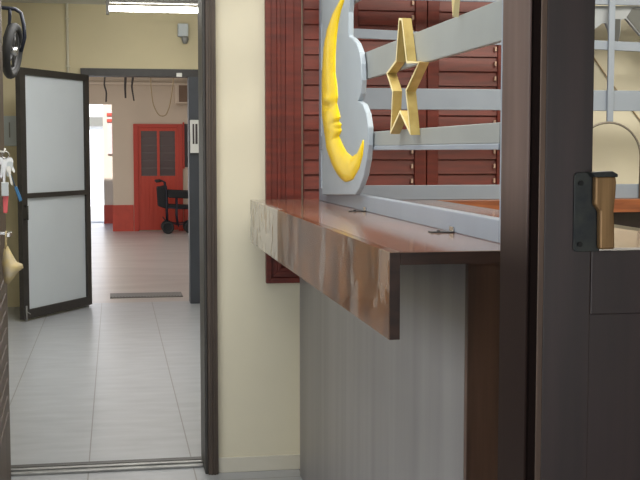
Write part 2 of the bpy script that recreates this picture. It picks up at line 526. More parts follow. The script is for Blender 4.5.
# ----------------------------------------------------- hall: glazed door leaf
hp = at_y(90, 303, YH - .06); hp.z = 0; lp = at_z(22, 322, 0)
d3 = struct_root('door_3', hp)
dirv = (lp - hp); dirv.z = 0
LW = dirv.length; dirv.normalize()
nrm = Vector((dirv.y, -dirv.x, 0))
if nrm.y > 0:
    nrm = -nrm
ztop = at_y(88, 75, hp.y).z
zb = .0
def leaf_quad(u0, u1, z0, z1, t0, t1):
    pts = [hp + dirv * u + Vector((0, 0, z)) + nrm * t0 for u, z in ((u0, z0), (u1, z0), (u1, z1), (u0, z1))]
    return pts, nrm * (t1 - t0)
def lq(w, *a):
    p, e = leaf_quad(*a); w.prism(p, e)
zmid = at_y(88, 192, hp.y).z
sw = .075
w = MB()
lq(w, 0, sw, .02, ztop, -.02, .025)
lq(w, LW - sw * 1.1, LW, .02, ztop, -.02, .025)
lq(w, sw, LW - sw * 1.1, ztop - .06, ztop, -.02, .025)
lq(w, sw, LW - sw * 1.1, zmid - .022, zmid + .022, -.02, .025)
lq(w, sw, LW - sw * 1.1, .02, .10, -.02, .025)
w.build('leaf_frame', M_iron, d3)
w = MB(); lq(w, sw, LW - sw * 1.1, zmid + .022, ztop - .06, -.004, .004); w.build('glass_panel', M_frost, d3)
w = MB(); lq(w, sw, LW - sw * 1.1, .10, zmid - .022, -.004, .004); w.build('glass_panel', M_frost, d3)
w = MB(); e0 = hp + dirv * (LW - .03) + nrm * .03
w.tube([e0 + Vector((0, 0, .9)), e0 + nrm * .03 + Vector((0, 0, .9)), e0 + nrm * .03 + Vector((0, 0, 1.02)), e0 + Vector((0, 0, 1.02))], .008, 8)
w.build('pull_handle', M_iron, d3, smooth=True)
w = MB(); w.tube([e0 + Vector((0, 0, .14)), e0 + Vector((0, 0, .005))], .008, 8); w.tube([e0 + Vector((0, 0, .09)), e0 + nrm * .04 + Vector((0, 0, .07))], .005, 6)
w.build('floor_bolt', M_grey, d3, smooth=True)

# hall end doorway frame
j0 = at_y(190, 300, YH).x
MB().box(dx0, dx1, YH - .03, YH + .15, at_y(140, 76.5, YH).z, dz1 + .01).build('trim_11', M_iron, kind=S)
MB().box(j0, dx1 + .02, YH - .05, YH + .15, 0, at_y(140, 76.5, YH).z).build('trim_12', M_blueiron, bevel=.004, kind=S)
MB().box(dx0 - .03, dx0 + .045, YH + .03, YH + .15, 0, at_y(140, 76.5, YH).z).build('trim_13', M_iron, kind=S)
# magnetic lock on the right jamb
yk = YH - .07
a = at_y(190.3, 153, yk); b_ = at_y(199.5, 120, yk)
ml = thing('magnetic_lock', 'white electronic lock box with dark slots on blue grey doorway jamb', 'lock', (a.x, YH - .05, a.z))
MB().box(a.x, b_.x, YH - .09, YH - .05, a.z, b_.z).build('mounting_box', M_whitep, ml, bevel=.004)
c = at_y(192.5, 144, yk); e = at_y(194, 124, yk)
w = MB(); w.box(c.x, e.x, YH - .094, YH - .088, c.z, e.z)
c = at_y(195.3, 144, yk); e = at_y(197.3, 124, yk); w.box(c.x, e.x, YH - .094, YH - .088, c.z, e.z)
w.build('lock_slot', M_darkgap, ml)
a = at_y(176.5, 77, YH - .04); b_ = at_y(182, 73, YH - .04)
w = MB().box(a.x, b_.x, YH - .05, YH - .028, a.z, b_.z)
tag(w.build('contact_switch', M_whitep, bevel=.004), 'tiny white contact sensor on dark doorway head', 'sensor')
# conduit
cx = at_y(67.5, 40, YH).x
w = MB(); w.tube([(cx, YH - .014, 0.02), (cx, YH - .014, CEIL)], .013, 10)
for zz in (2.3, 2.75):
    w.box(cx - .022, cx + .022, YH - .028, YH, zz, zz + .015)
tag(w.build('conduit', M_wall, smooth=False), 'cream vertical conduit running up the hall end wall', 'pipe')
# motion sensor
a = at_y(177.5, 37, YH); b_ = at_y(188, 24, YH)
ms = thing('motion_detector', 'white box sensor with grey lower eye high on cream hall wall', 'sensor', (a.x, YH, a.z))
MB().box(a.x, b_.x, YH - .06, YH, a.z, b_.z).build('sensor_body', M_bluewhite, ms, bevel=.01)
c = at_y(185, 41, YH - .04)
w = MB(); w.tube([(c.x, YH - .04, a.z + .005), (c.x, YH - .04, a.z - .025), (c.x, YH - .045, a.z - .065)], [.03, .036, .02], 14)
w.build('sensor_eye', M_grey, ms, smooth=True)
# wall switch panel behind the glazed leaf
a = at_y(4, 146, YH); b_ = at_y(17, 116, YH)
sp = thing('switch_panel', 'pale blue switch plate on hall wall beside the glazed leaf', 'switch', (a.x, YH, a.z))
MB().box(a.x, b_.x, YH - .02, YH, a.z, b_.z).build('plate', M_bluewhite, sp, bevel=.004)
MB().box(a.x + .05, a.x + .062, YH - .03, YH - .018, a.z + .08, b_.z - .06).build('rocker', M_grey, sp, bevel=.002)

# fluorescent batten
fy = 10.3
a = at_y(107, 14, fy); b_ = at_y(222, 6.5, fy)
fl = thing('ceiling_light', 'long lit fluorescent batten hung below the hall ceiling', 'lamp', (a.x, fy, CEIL))
w = MB(); w.box(a.x - .01, b_.x, fy - .05, fy + .05, b_.z + .01, b_.z + .07)
for xx in (a.x + .12, b_.x - .12):
    w.box(xx - .02, xx + .02, fy - .02, fy + .02, b_.z + .07, CEIL)
w.build('lamp_body', M_lampbody, fl, bevel=.006)
zc = (a.z + b_.z) / 2 + .003
w = MB(); w.tube([(a.x + .02, fy - .02, zc), (b_.x - .02, fy - .02, zc)], .024, 14); w.build('lamp_tube', M_lamp, fl, smooth=True)
for u0, u1 in ((a.x - .008, a.x + .02), (b_.x - .02, b_.x + .01)):
    MB().box(u0, u1, fy - .05, fy + .03, a.z - .004, b_.z + .012).build('lamp_holder', M_lampbody, fl, bevel=.004)

# hanging wheel (left top)
wy = 8.0
wc = at_y(12.5, 51, wy)
wr = 27 * wy / F_PX
hw = thing('wheel_and_fork_assembly', 'black spoked wheel in a bent dark fork hung on hall wall', 'wheel', (XL, wy, wc.z + .3))
ang = R(9)
ax = Vector((math.cos(ang), -math.sin(ang), -.13)).normalized()
uu = Vector((math.sin(ang), math.cos(ang), 0)); vv = ax.cross(uu).normalized(); uu = vv.cross(ax).normalized()
w = MB(); w.tube([wc + (uu * math.cos(t_) + vv * math.sin(t_)) * (wr - .03) for t_ in [k * 2 * math.pi / 36 for k in range(36)]], .03, 10, closed=True)
w.build('tyre', M_rubber, hw, smooth=True)
w = MB()
w.tube([wc + (uu * math.cos(t_) + vv * math.sin(t_)) * (wr - .06) for t_ in [k * 2 * math.pi / 36 for k in range(36)]], .011, 8, closed=True)
for k in range(5):
    t_ = k * 2 * math.pi / 5 + .3
    w.tube([wc, wc + (uu * math.cos(t_) + vv * math.sin(t_)) * (wr - .055)], [.014, .008], 8)
w.build('rim', mat('dark_grey_rim', (74, 74, 76), .4, metal=.3), hw, smooth=True)
w = MB(); w.disc(wc, ax, .028, .06, 16); w.build('hub', M_chrome, hw, smooth=True)
top = at_y(10, 8.5, wy)
w = MB()
w.tube([wc + ax * .055, wc + ax * .07 + vv * (.1 if vv.z > 0 else -.1), at_y(24, 26, wy), at_y(21, 13, wy), at_y(15, 9, wy), top, at_y(0, 7.5, wy), (XL, wy, top.z + .01)], .013, 10)
w.tube([wc - ax * .055, at_y(4.5, 38, wy), at_y(9.5, 24, wy), at_y(9.8, 14, wy), top], .012, 10)
w.build('fork', M_tube, hw, smooth=True)

# ------------------------------------------------------------------ yard
d4 = struct_root('door_4', (xd0, YC, 0))
zt = at_y(150, 124, YC).z
fr = .09
w = MB()
w.box(xd0, xd0 + fr, YC - .05, YC + .01, 0, zt); w.box(xd1 - fr, xd1, YC - .05, YC + .01, 0, zt); w.box(xd0 + fr, xd1 - fr, YC - .05, YC + .01, zt - .07, zt)
w.build('door_frame', M_reddoor2, d4, bevel=.005)
g = [(141, 157), (159.5, 175)]
gz0, gz1 = at_y(150, 176, YC).z, at_y(150, 131, YC).z
gx = [(at_y(p, 150, YC).x, at_y(q, 150, YC).x) for p, q in g]
w = MB()
w.box(xd0 + fr, gx[0][0], YC - .03, YC, .02, zt - .07); w.box(gx[0][1], gx[1][0], YC - .03, YC, .02, zt - .07); w.box(gx[1][1], xd1 - fr, YC - .03, YC, .02, zt - .07)
w.box(gx[0][0], gx[0][1], YC - .03, YC, gz1, zt - .07); w.box(gx[1][0], gx[1][1], YC - .03, YC, gz1, zt - .07)
for p, q in gx:
    n_ = 4
    for k in range(n_):
        w.box(p + (q - p) * k / n_ + .004, p + (q - p) * (k + 1) / n_ - .004, YC - .032, YC, .02, gz0)
    w.box(p, q, YC - .022, YC, .02, gz0)
w.build('door_leaf', M_reddoor, d4)
for p, q in gx:
    w = MB()
    for k in range(6):
        zz = gz0 + (gz1 - gz0) * k / 6
        w.obox((p, YC - .012, zz + (gz1 - gz0) / 12), (q, YC - .012, zz + (gz1 - gz0) / 12), .006, (0, -.25, 1), (gz1 - gz0) / 6 * .98)
    w.box(p, q, YC - .003, YC - .0005, gz0, gz1)
    w.build('louvre_glass', M_greyglass, d4)
# dark window right of the red door
a = at_y(184.5, 167, YC); b_ = at_y(200, 124, YC)
w4 = struct_root('window_3', (a.x, YC, a.z))
MB().box(a.x, b_.x, YC - .02, YC + .0, a.z, b_.z).build('window_pane', M_darkgap, w4)
MB().box(a.x - .03, a.x, YC - .04, YC + .0, a.z - .03, b_.z + .03).build('window_frame', M_reddoor2, w4)

# wheelchair
wyc = 21.4
kx0 = wyc / F_PX
def wp(px, py, dy=0.0):
    p = at_y(px, py, wyc); p.y += dy
    return p
g0 = at_z(167, 232, 0).z
wcir = thing('transport_chair', 'black transport wheelchair in front of the red door', 'wheelchair', wp(178, 231))
rw = .112
def wheel(px, dy):
    c = wp(px, 226, dy); c.z = rw
    w = MB(); w.tube([c + Vector((math.cos(t_), 0, math.sin(t_))) * (rw - .022) for t_ in [k * math.pi / 12 for k in range(24)]], .022, 8, closed=True)
    o = w.build('wheel', M_rubber, wcir, smooth=True)
    w = MB(); w.disc(c, (0, 1, 0), rw - .035, .02, 18); w.build('hub', M_fabric, o)
for dy in (-.24, .24):
    wheel(167.5, dy); wheel(189.5, dy)
for dy in (-.21, .21):
    w = MB()
    w.tube([wp(155, 181, dy), wp(161, 180.5, dy), wp(164.5, 182, dy), wp(166, 190, dy), wp(166.5, 206, dy), (wp(167.5, 226, dy).x, wyc + dy, rw)], .016, 8)
    w.tube([wp(176.5, 196, dy), wp(176.5, 215, dy), wp(178, 226, dy)], .013, 8)
    w.tube([wp(190, 192, dy), wp(190, 210, dy), (wp(189.5, 226, dy).x, wyc + dy, rw)], .014, 8)
    w.tube([wp(166.5, 207, dy), wp(178, 208, dy), wp(190, 208, dy)], .012, 8)
    w.tube([wp(168, 222, dy), wp(178, 224, dy), wp(189, 222, dy)], .01, 8)
    w.build('side_frame', M_tube, wcir, smooth=True)
    w = MB(); w.tube([wp(155.5, 181.2, dy), wp(160.5, 180.6, dy)], .024, 8); w.build('push_grip', M_rubber, wcir, smooth=True)
    w = MB(); w.obox(wp(167.5, 193.5, dy), wp(190.5, 194.5, dy), .06, (0, 0, 1), .14); w.build('armrest_panel', M_fabric, wcir, bevel=.02)
w = MB()
for dy in (.0,):
    w.prism([wp(156.5, 187, -.2), wp(166.5, 185, -.2), wp(168.5, 209, -.2), wp(158, 206, -.2)], (0, .4, 0))
w.build('backrest', M_fabric, wcir, bevel=.02)
w = MB(); w.prism([wp(167, 204, -.2), wp(190, 205, -.2), wp(190, 207.5, -.2), wp(167, 207.5, -.2)], (0, .4, 0)); w.build('seat', M_fabric, wcir, bevel=.01)
w = MB(); w.obox(wp(163, 217.5, 0), wp(167, 222, 0), .4, (0, 0, 1), .03); w.build('footplate', M_fabric, wcir)

# cables hanging in the doorway beyond
def cable(pts, r, label, y, name='hanging_cable', material=M_darkcable):
    P = [at_y(px, py, y) for px, py in pts]
    P[0].z = 3.1
    Q = []
    for i in range(len(P) - 1):
        for k in range(4):
            Q.append(P[i].lerp(P[i + 1], k / 4))
    Q.append(P[-1])
    for _ in range(2):
        Q = [Q[0]] + [(Q[i - 1] + Q[i] * 2 + Q[i + 1]) / 4 for i in range(1, len(Q) - 1)] + [Q[-1]]
    if isinstance(r, tuple):
        r = [r[0] + (r[1] - r[0]) * i / (len(Q) - 1) for i in range(len(Q))]
    return tag(MB().tube(Q, r, 7).build(name, material, smooth=True), label, 'cable', 'loose cables beyond the hall doorway')
cable([(104, 60), (105, 78), (104, 85), (106.5, 92), (106, 102)], .011, 'leftmost dark loose cable end dangling beyond the hall doorway', 15)
cable([(125, 60), (125.5, 77), (125, 87), (125.5, 98)], (.02, .012), 'thick dark strip dangling straight beyond the doorway, middle of three', 15)
cable([(135, 60), (133, 78), (131.5, 86), (134, 101)], (.018, .009), 'dark kinked strip dangling beyond the doorway, nearest the looped wire', 15)
P = [(150, 60), (150.5, 85), (153, 105), (159, 116), (166, 116), (170, 105), (173, 85), (174, 70), (175, 58)]
o = cable(P, .008, 'thin brown wire hanging in a long U loop beyond doorway', 15, 'hanging_loop_wire', M_cable)
# both loop ends reach the ceiling
a = at_y(175, 104, YC); b_ = at_y(195, 84, YC)
ac = thing('air_conditioner', 'brown grilled wall unit high above the red door', 'air conditioner', (a.x, YC, a.z))
MB().box(a.x, b_.x, YC - .25, YC, a.z, b_.z).build('unit_body', M_wall_yard, ac, bevel=.01)
w = MB(); w.box(a.x + .06, b_.x - .03, YC - .262, YC - .248, a.z + .03, b_.z - .04)
for k in range(6):
    zz = a.z + .05 + k * .045
    w.box(a.x + .06, b_.x - .03, YC - .272, YC - .26, zz, zz + .015)
w.build('vent_grille', M_acgrille, ac)

# drain across the yard threshold
a = at_z(110, 298.5, 0); b_ = at_z(181, 292.5, 0)
w = MB()
w.box(a.x, b_.x, a.y, b_.y, 0, .008)
for k in range(24):
    xx = a.x + (b_.x - a.x) * (k + .5) / 24
    w.box(xx - .008, xx + .008, a.y + .04, b_.y - .04, .008, .012)
tag(w.build('floor_drain', M_drain), 'narrow dark metal drain grate set in the floor beyond the doorway', 'drain')

# -------------------------------------------------- shuttered window on wall
def wx(px):
    return at_y(px, 150, YW).x
def wz(py):
    return at_y(300, py, YW).z
wx0, wx1 = wx(265), wx(580)
zb0 = wz(282); zb1 = 2.62
tw = wx(301) - wx0
w1 = struct_root('window_1', ((wx0 + wx1) / 2, YW, zb0))
w = MB()
YF = YW
def mitre(w, i0, i1, y0):
    """frame ring between inset i0 and i1, front at y0"""
    o_ = [(wx0 + i0, zb0 + i0), (wx1 - i0, zb0 + i0), (wx1 - i0, zb1 - i0), (wx0 + i0, zb1 - i0)]
    n_ = [(wx0 + i1, zb0 + i1), (wx1 - i1, zb0 + i1), (wx1 - i1, zb1 - i1), (wx0 + i1, zb1 - i1)]
    for k in range(4):
        l = (k + 1) % 4
        w.prism([(o_[k][0], y0, o_[k][1]), (o_[l][0], y0, o_[l][1]), (n_[l][0], y0, n_[l][1]), (n_[k][0], y0, n_[k][1])], (0, YF - y0, 0))
mitre(w, 0, tw * .15, YF - .034)
mitre(w, tw * .15, tw * .32, YF - .022)
mitre(w, tw * .32, tw * .42, YF - .030)
mitre(w, tw * .42, tw * .56, YF - .020)
mitre(w, tw * .56, tw * .78, YF - .028)
mitre(w, tw * .78, tw, YF - .018)
w.build('window_frame', M_shut, w1, bevel=.002)
zi0, zi1 = zb0 + tw, zb1 - tw
bounds = [302, 344.5, 425, 506.5, 545]
pitch = 15 * YW / F_PX
for k in range(4):
    a, b_ = wx(bounds[k]) + .002, wx(bounds[k + 1]) - .002
    st = .056
    sL = st if k else .004
    sR = st if k < 3 else .004
    w = MB()
    w.box(a, a + sL, YF - .03, YF - .002, zi0, zi1); w.box(b_ - sR, b_, YF - .03, YF - .002, zi0, zi1)
    w.box(a + sL, b_ - sR, YF - .03, YF - .002, zi0, zi0 + .06); w.box(a + sL, b_ - sR, YF - .03, YF - .002, zi1 - .06, zi1)
    sh = w.build('shutter', M_shut, w1, bevel=.003)
    w = MB()
    zz = zi0 + .06
    while zz < zi1 - .06:
        w.obox((a + sL, YF - .014, zz + pitch / 2), (b_ - sR, YF - .014, zz + pitch / 2), .007, (0, .16, 1), pitch * 1.04)
        zz += pitch
    w.build('louvres', M_shut, sh)
    MB().box(a + sL, b_ - sR, YF - .0025, YF - .0005, zi0 + .06, zi1 - .06).build('shutter_backing', M_shut_dark, sh)
    if k in (1, 2):
        w = MB()
        xx = b_ - sR - .012
        zz = zi0 + .06 + pitch * .5
        while zz < zi1 - .06:
            w.box(xx - .004, xx + .004, YF - .034, YF - .02, zz - .008, zz + .012)
            zz += pitch
        w.build('tilt_rod_clips', mat('pale_clip', (190, 160, 140), .5), sh)

# ----------------------------------------------------------------- counter
D = .2197
ZT = H - D
XN, X0, XI = .587, .604, 1.417             # outer edge at the near end, at the far end; inner edge
YN, YE, YI = 2.45, 5.22, 5.03
bc = thing('bar_counter', 'red brown varnished bar counter with taped deep edge and grey side panel', 'counter', (X0, YN, 0))
w = MB()
zt0 = ZT - .028
w.prism([(XN + .0242, YN, zt0), (XI, YN, zt0), (XI, YI, zt0), (2.95, YI, zt0), (2.95, YE, zt0), (X0 + .0242, YE, zt0)], (0, 0, .028))
w.build('countertop', M_top, bc)
w = MB(); w.prism([(XN, YN, ZT - .193), (XN + .024, YN, ZT - .193), (X0 + .024, YE, ZT - .193), (X0, YE, ZT - .193)], (0, 0, .193)); w.build('edge_board', M_fascia, bc, bevel=.0015)
MB().box(XN + .0005, XN + .0235, YN - .0035, YN - .0002, ZT - .192, ZT - .001).build('edge_board_end', M_darktop, bc)
MB().box(XN + .0245, XI, YN - .0035, YN - .0005, zt0, ZT - .001).build('countertop_end', M_darktop, bc)
XP = .83
YP = at_x(465, 300, XP).y
MB().box(XP, XP + .02, YP, YE, 0, zt0 - .001).build('side_panel', M_panel, bc)
MB().box(XP + .0, XI - .0, YP - .022, YP - .001, 0, zt0 - .001).build('end_panel', M_endwood, bc, bevel=.002)
MB().box(XI - .024, XI - .002, YP, YI, zt0 - .45, zt0 - .001).build('inner_panel', M_darkwood, bc)
MB().box(XI - .02, 2.95, YI - .018, YI - .001, ZT - .062, ZT - .002).build('inner_edge_board', M_orangewood, bc, bevel=.002)
ap = [at_y(px, py, YI + .03) for px, py in ((560, 216), (700, 245))]
MB().prism([(XI, YI + .03, zt0 - .001), (2.95, YI + .03, zt0 - .001), (2.95, YI + .03, ap[1].z), (ap[0].x, YI + .03, ap[0].z), (XI, YI + .03, ap[0].z)], (0, .02, 0)).build('back_apron', M_darkwood, bc)
MB().box(2.9, 2.95, YI + .05, YE, 0, zt0 - .001).build('support_leg', M_darkwood, bc)

# -------------------------------------------------------- lattice on counter
XA = .90
YB = 5.10
YFR = 2.64
lf = thing('lattice_fence', 'pale grey slatted lattice fence standing on the bar counter', 'lattice fence', (XA, YB, ZT))
def piece(name, x0, x1, y0, y1, z0, z1, m_=M_white):
    return MB().box(x0, x1, y0, y1, z0, z1).build(name, m_, lf, bevel=.0025)
ZTOP = 2.45
piece('bottom_rail', XA, XA + .035, YFR, YB - .04, ZT, ZT + .056)
piece('bottom_rail', XA + .05, 2.86, YB - .035, YB, ZT, ZT + .066)
piece('corner_post', XA, XA + .05, YB - .04, YB + .01, ZT, ZTOP)
piece('front_post', XA, XA + .05, YFR - .045, YFR, ZT, ZTOP)
piece('back_post', 2.86, 2.91, YB - .04, YB, ZT, ZTOP)
def side_slat(z0, z1):
    piece('side_slat', XA + .002, XA + .017, YFR, YB - .04, z0, z1, M_whiteside)
side_slat(1.759, 1.857)
o = piece('side_slat', XA + .002, XA + .017, YFR + .01, YB - .04, 1.518, 1.568, M_whiteside)
piece('side_ledge', XA, XA + .022, YFR + .01, YB - .04, 1.503, 1.518)
side_slat(2.06, 2.16); side_slat(2.34, 2.44)
def zb_(py):
    return at_y(600, py, YB).z
piece('back_slat', XA + .05, 2.86, YB - .018, YB - .003, zb_(111), zb_(90.5))
w = MB(); za, zb2 = zb_(38), zb_(49.5)
w.obox((at_y(350, 38, YB).x, YB - .011, za), (2.86, YB - .011, zb2), .015, (0, 0, 1), .042)
w.build('back_slat', M_white, lf, bevel=.002)
piece('back_slat', XA + .05, 2.86, YB - .018, YB - .003, zb_(5), zb_(-14))
piece('top_rail', XA, XA + .035, YFR, YB - .04, ZTOP - .06, ZTOP)
xbar0, xbar1 = at_y(605.5, 60, YB).x, at_y(611.5, 60, YB).x
piece('vertical_bar', xbar0, xbar1, YB - .034, YB - .019, zb_(122), zb_(-60))

# grey scalloped board behind the back slats
pts = [(548, 6), (548, 38), (575, 44), (591, 32), (602, 23.5), (606, 23), (609, 30), (611, 42), (618.5, 42), (620.5, 32), (621, 20), (626, 18.5), (640, 35), (652, 44), (668, 40), (676, 6)]
w = MB()
w.prism([at_y(px, py, YB + .012) for px, py in pts], (0, .022, 0))
vb = w.build('scalloped_board', M_greyboard, None)
tag(vb, 'grey board with pointed scalloped lower edge fixed behind the lattice', 'ornament')
w = MB()
w.prism([at_y(px, py, YB + .008) for px, py in ((612, 19), (620.5, 19), (620, 32), (618.5, 41.5), (612, 41.5))], (0, .004, 0))
w.build('dark_tab', mat('dark_grey_tab', (66, 68, 68), .6), vb)
w = MB()
w.prism([at_y(px, py, YB + .008) for px, py in ((627, 17), (640, 33), (652, 42), (656, 30), (645, 10), (633, 8))], (0, .004, 0))
w.build('dark_leaf', mat('dark_grey_leaf', (84, 86, 84), .6), vb)
# wire hoop
htop = at_y(609, 122.5, YB - .045)
hr = 36 * YB / F_PX
zr = ZT + .002
w = MB()
P = [(htop.x - hr, htop.y, zr)] + [(htop.x - hr * math.cos(a_), htop.y, htop.z - hr + hr * math.sin(a_)) for a_ in [k * math.pi / 20 for k in range(21)]] + [(htop.x + hr, htop.y, zr)]
w.tube(P, .0055, 8)
tag(w.build('wire_arch', M_wire, smooth=True), 'thin grey wire arch standing under the vertical lattice bar', 'wire arch')
# cable on the wall behind
w = MB()
P = [at_y(px, py, YW - .008) for px, py in ((560, 10), (580, 38), (596, 61), (609, 80), (622, 97), (640, 120), (660, 142), (700, 178))]
w.tube(P, .0035, 6)
tag(w.build('wall_cable', M_cable, smooth=True), 'thin brown cable running diagonally down the cream wall', 'cable')

# ----------------------------------------------------- cloud and crescent moon
XC = XA - .022
co = [(322, -40), (352, -40), (351, -20), (349.5, 0), (348.5, 12), (348.5, 36), (352, 38), (356, 43), (359.5, 52), (361, 64), (361.5, 80), (360.5, 94), (358, 101), (362.5, 104), (366, 113), (368, 127), (368, 145), (366.5, 160), (363.5, 176), (359, 189), (355, 195), (322, 195)]
ca = thing('cloud_ornament', 'pale grey cloud board with yellow crescent moon on the lattice corner', 'ornament', at_x(345, 190, XC))
w = MB(); w.prism([at_x(px, py, XC) for px, py in co], (.0205, 0, 0))
w.build('cloud_board', M_cloud, ca, bevel=.004)
outer = [(343.5, -4), (340, 1.5), (333.5, 14), (328, 30), (324.6, 48), (323, 69), (322.3, 83), (322, 100), (322.3, 117), (324.4, 133), (327, 150), (332.5, 166), (338, 176), (345, 182.5), (352.5, 180), (359, 168.6), (362.6, 156), (363.8, 146), (363.6, 140)]
inner = [(344.5, -4), (344, 1), (340.5, 12), (338, 25), (336.6, 38), (335.6, 54), (335.4, 73), (337, 84), (338, 97), (336.8, 103), (340.6, 117.5), (338.2, 121), (342, 124.5), (340.4, 127), (341.8, 130.5), (338.8, 136), (342.4, 144), (346.6, 152), (352, 156.5), (357, 153.5), (363, 141)]
def resample(P, n, key=None):
    L = [0]
    for i in range(1, len(P)):
        L.append(L[-1] + math.hypot(P[i][0] - P[i - 1][0], P[i][1] - P[i - 1][1]))
    out = []
    for k in range(n):
        t_ = L[-1] * k / (n - 1)
        i = 1
        while i < len(L) - 1 and L[i] < t_:
            i += 1
        f = (t_ - L[i - 1]) / max(1e-9, L[i] - L[i - 1])
        out.append((P[i - 1][0] + f * (P[i][0] - P[i - 1][0]), P[i - 1][1] + f * (P[i][1] - P[i - 1][1])))
    return out
NT, NS = 110, 16
# keep horizontal correspondence down the face, then fan round the lower horn
oa, ob_ = outer[:11], outer[10:]
ia, ib = inner[:16], inner[15:]
def by_y(P, ys):
    out = []
    for y in ys:
        for i in range(1, len(P)):
            if P[i][1] >= y or i == len(P) - 1:
                f = (y - P[i - 1][1]) / (P[i][1] - P[i - 1][1]) if abs(P[i][1] - P[i - 1][1]) > 1e-6 else 0
                f = max(0, min(1, f))
                out.append((P[i - 1][0] + f * (P[i][0] - P[i - 1][0]), P[i - 1][1] + f * (P[i][1] - P[i - 1][1])))
                break
    return out
na, nb = 74, 36
OA = by_y(oa, [-4 + 154 * k / (na - 1) for k in range(na)])
IA = by_y(ia, [-4 + 140 * k / (na - 1) for k in range(na)])
OUT = OA + resample(ob_, nb + 1)[1:]
INN = IA + resample(ib, nb + 1)[1:]
w = MB()
rows = []
def gauss(x, c, s_):
    return math.exp(-((x - c) / s_) ** 2)
for k, (p, q) in enumerate(zip(OUT, INN)):
    wid = math.hypot(p[0] - q[0], (p[1] - q[1]) * .25)
    row = []
    for j in range(NS + 1):
        s_ = j / NS
        px, py = p[0] + (q[0] - p[0]) * s_, p[1] + (q[1] - p[1]) * s_
        P = at_x(px, py, XC - .001)
        hgt = min(.02, .0016 * wid + .002) * (1 - abs(2 * s_ - 1) ** 2.4)
        # face relief: brow ridge, closed eye, cheek, nose and lips toward the inner side
        if 60 < py < 150:
            hgt += .007 * gauss(py, 99, 4) * gauss(s_, .62, .3) * (1 - abs(2 * s_ - 1) ** 4)
            hgt -= .007 * gauss(py, 106.5, 3.4) * gauss(s_, .6, .24)
            hgt += .004 * gauss(py, 110.5, 1.6) * gauss(s_, .55, .22)
            hgt += .006 * gauss(py, 117, 5) * gauss(s_, .9, .13) * (1 - s_ ** 12)
            hgt += .004 * gauss(py, 124.5, 1.6) * gauss(s_, .86, .13) + .004 * gauss(py, 130, 1.8) * gauss(s_, .84, .13)
            hgt -= .004 * gauss(py, 127.2, 1.0) * gauss(s_, .86, .14)
            hgt += .004 * gauss(py, 120, 8) * gauss(s_, .5, .2)
        row.append(w.b.verts.new(P + Vector((-max(hgt, .0), 0, 0))))
    rows.append(row)
for a, b_ in zip(rows, rows[1:]):
    for j in range(NS):
        w.b.faces.new((a[j], a[j + 1], b_[j + 1], b_[j]))
# rim back to the board
rim = [r[0] for r in rows] + [r[-1] for r in reversed(rows)]
bk = [w.b.verts.new(v.co + Vector((.0015, 0, 0))) for v in rim]
for i in range(len(rim)):
    j = (i + 1) % len(rim)
    w.b.faces.new((rim[i], bk[i], bk[j], rim[j]))
w.build('crescent_moon', M_moon, ca, smooth=True)

# ------------------------------------------------------------- gold stars
def star(name, label, pts, x0, depth, th_, group, mats=(M_gold, M_goldpale)):
    """hollow star made of a folded metal strip; pts are (y, z) in the fence plane"""
    c = Vector((sum(p[0] for p in pts) / len(pts), sum(p[1] for p in pts) / len(pts)))
    root = thing(name, label, 'star ornament', (x0 + depth, c.x, c.y), group)
    inn = []
    n_ = len(pts)
    for i in range(n_):
        p0, p1, p2 = (Vector(pts[(i + k) % n_]) for k in (-1, 0, 1))
        e1 = (p1 - p0).normalized(); e2 = (p2 - p1).normalized()
        n1 = Vector((-e1.y, e1.x)); n2 = Vector((-e2.y, e2.x))
        b2 = n1 + n2
        b2 = b2 / max(.35, b2.length_squared / 2)
        if (n1.dot(c - p1)) < 0 and i == -1:
            pass
        inn.append(p1 + b2 * th_)
    area = sum(pts[i][0] * pts[(i + 1) % n_][1] - pts[(i + 1) % n_][0] * pts[i][1] for i in range(n_))
    if area < 0:
        inn = [Vector(p) * 2 - q for p, q in zip([Vector(p) for p in pts], inn)]
    w = MB()
    f0 = [w.b.verts.new((x0, p[0], p[1])) for p in pts]; b0 = [w.b.verts.new((x0 + depth, p[0], p[1])) for p in pts]
    f1 = [w.b.verts.new((x0, p[0], p[1])) for p in inn]; b1 = [w.b.verts.new((x0 + depth, p[0], p[1])) for p in inn]
    for i in range(n_):
        j = (i + 1) % n_
        w.b.faces.new((f0[i], f0[j], b0[j], b0[i])); w.b.faces.new((f1[j], f1[i], b1[i], b1[j]))
        w.b.faces.new((b0[i], b0[j], b1[j], b1[i])); w.b.faces.new((f0[j], f0[i], f1[i], f1[j]))
    w.build('star_band', mats[0], root)
    w = MB()
    for i in range(n_):
        j = (i + 1) % n_
        w.prism([(x0 - .001, *pts[i]), (x0 - .001, *pts[j]), (x0 - .001, *inn[j]), (x0 - .001, *inn[i])], (-.0015, 0, 0))
    w.build('front_edge', mats[1], root)
    return root
XS = XA - .028
sp_ = [(399.5, 18), (402.5, 18), (407.5, 61), (420, 62), (407, 91), (411, 135), (400.5, 113), (391, 134), (393, 92), (387, 73), (396.5, 60)]
star('hanging_star', 'gold hollow five pointed star fixed upright across the two side slats', [(at_x(px, py, XS).y, at_x(px, py, XS).z) for px, py in sp_], XS, .028, .007, 'gold stars on the lattice')
cY, cZ = at_x(449.5, -22, XS).y, 2.05
pp = []
zt_ = at_x(449.5, 17, XS).z
Rr = .17
cz = zt_ + Rr
for k in range(10):
    rr = Rr if k % 2 == 0 else Rr * .3
    a_ = -math.pi / 2 + k * math.pi / 5
    pp.append((cY + rr * math.cos(a_), cz + rr * math.sin(a_)))
star('hanging_star', 'pale gold star with one point hanging down above the upper side slat', pp, XS + .012, .014, .007, 'gold stars on the lattice', (M_goldpale, M_goldpale))

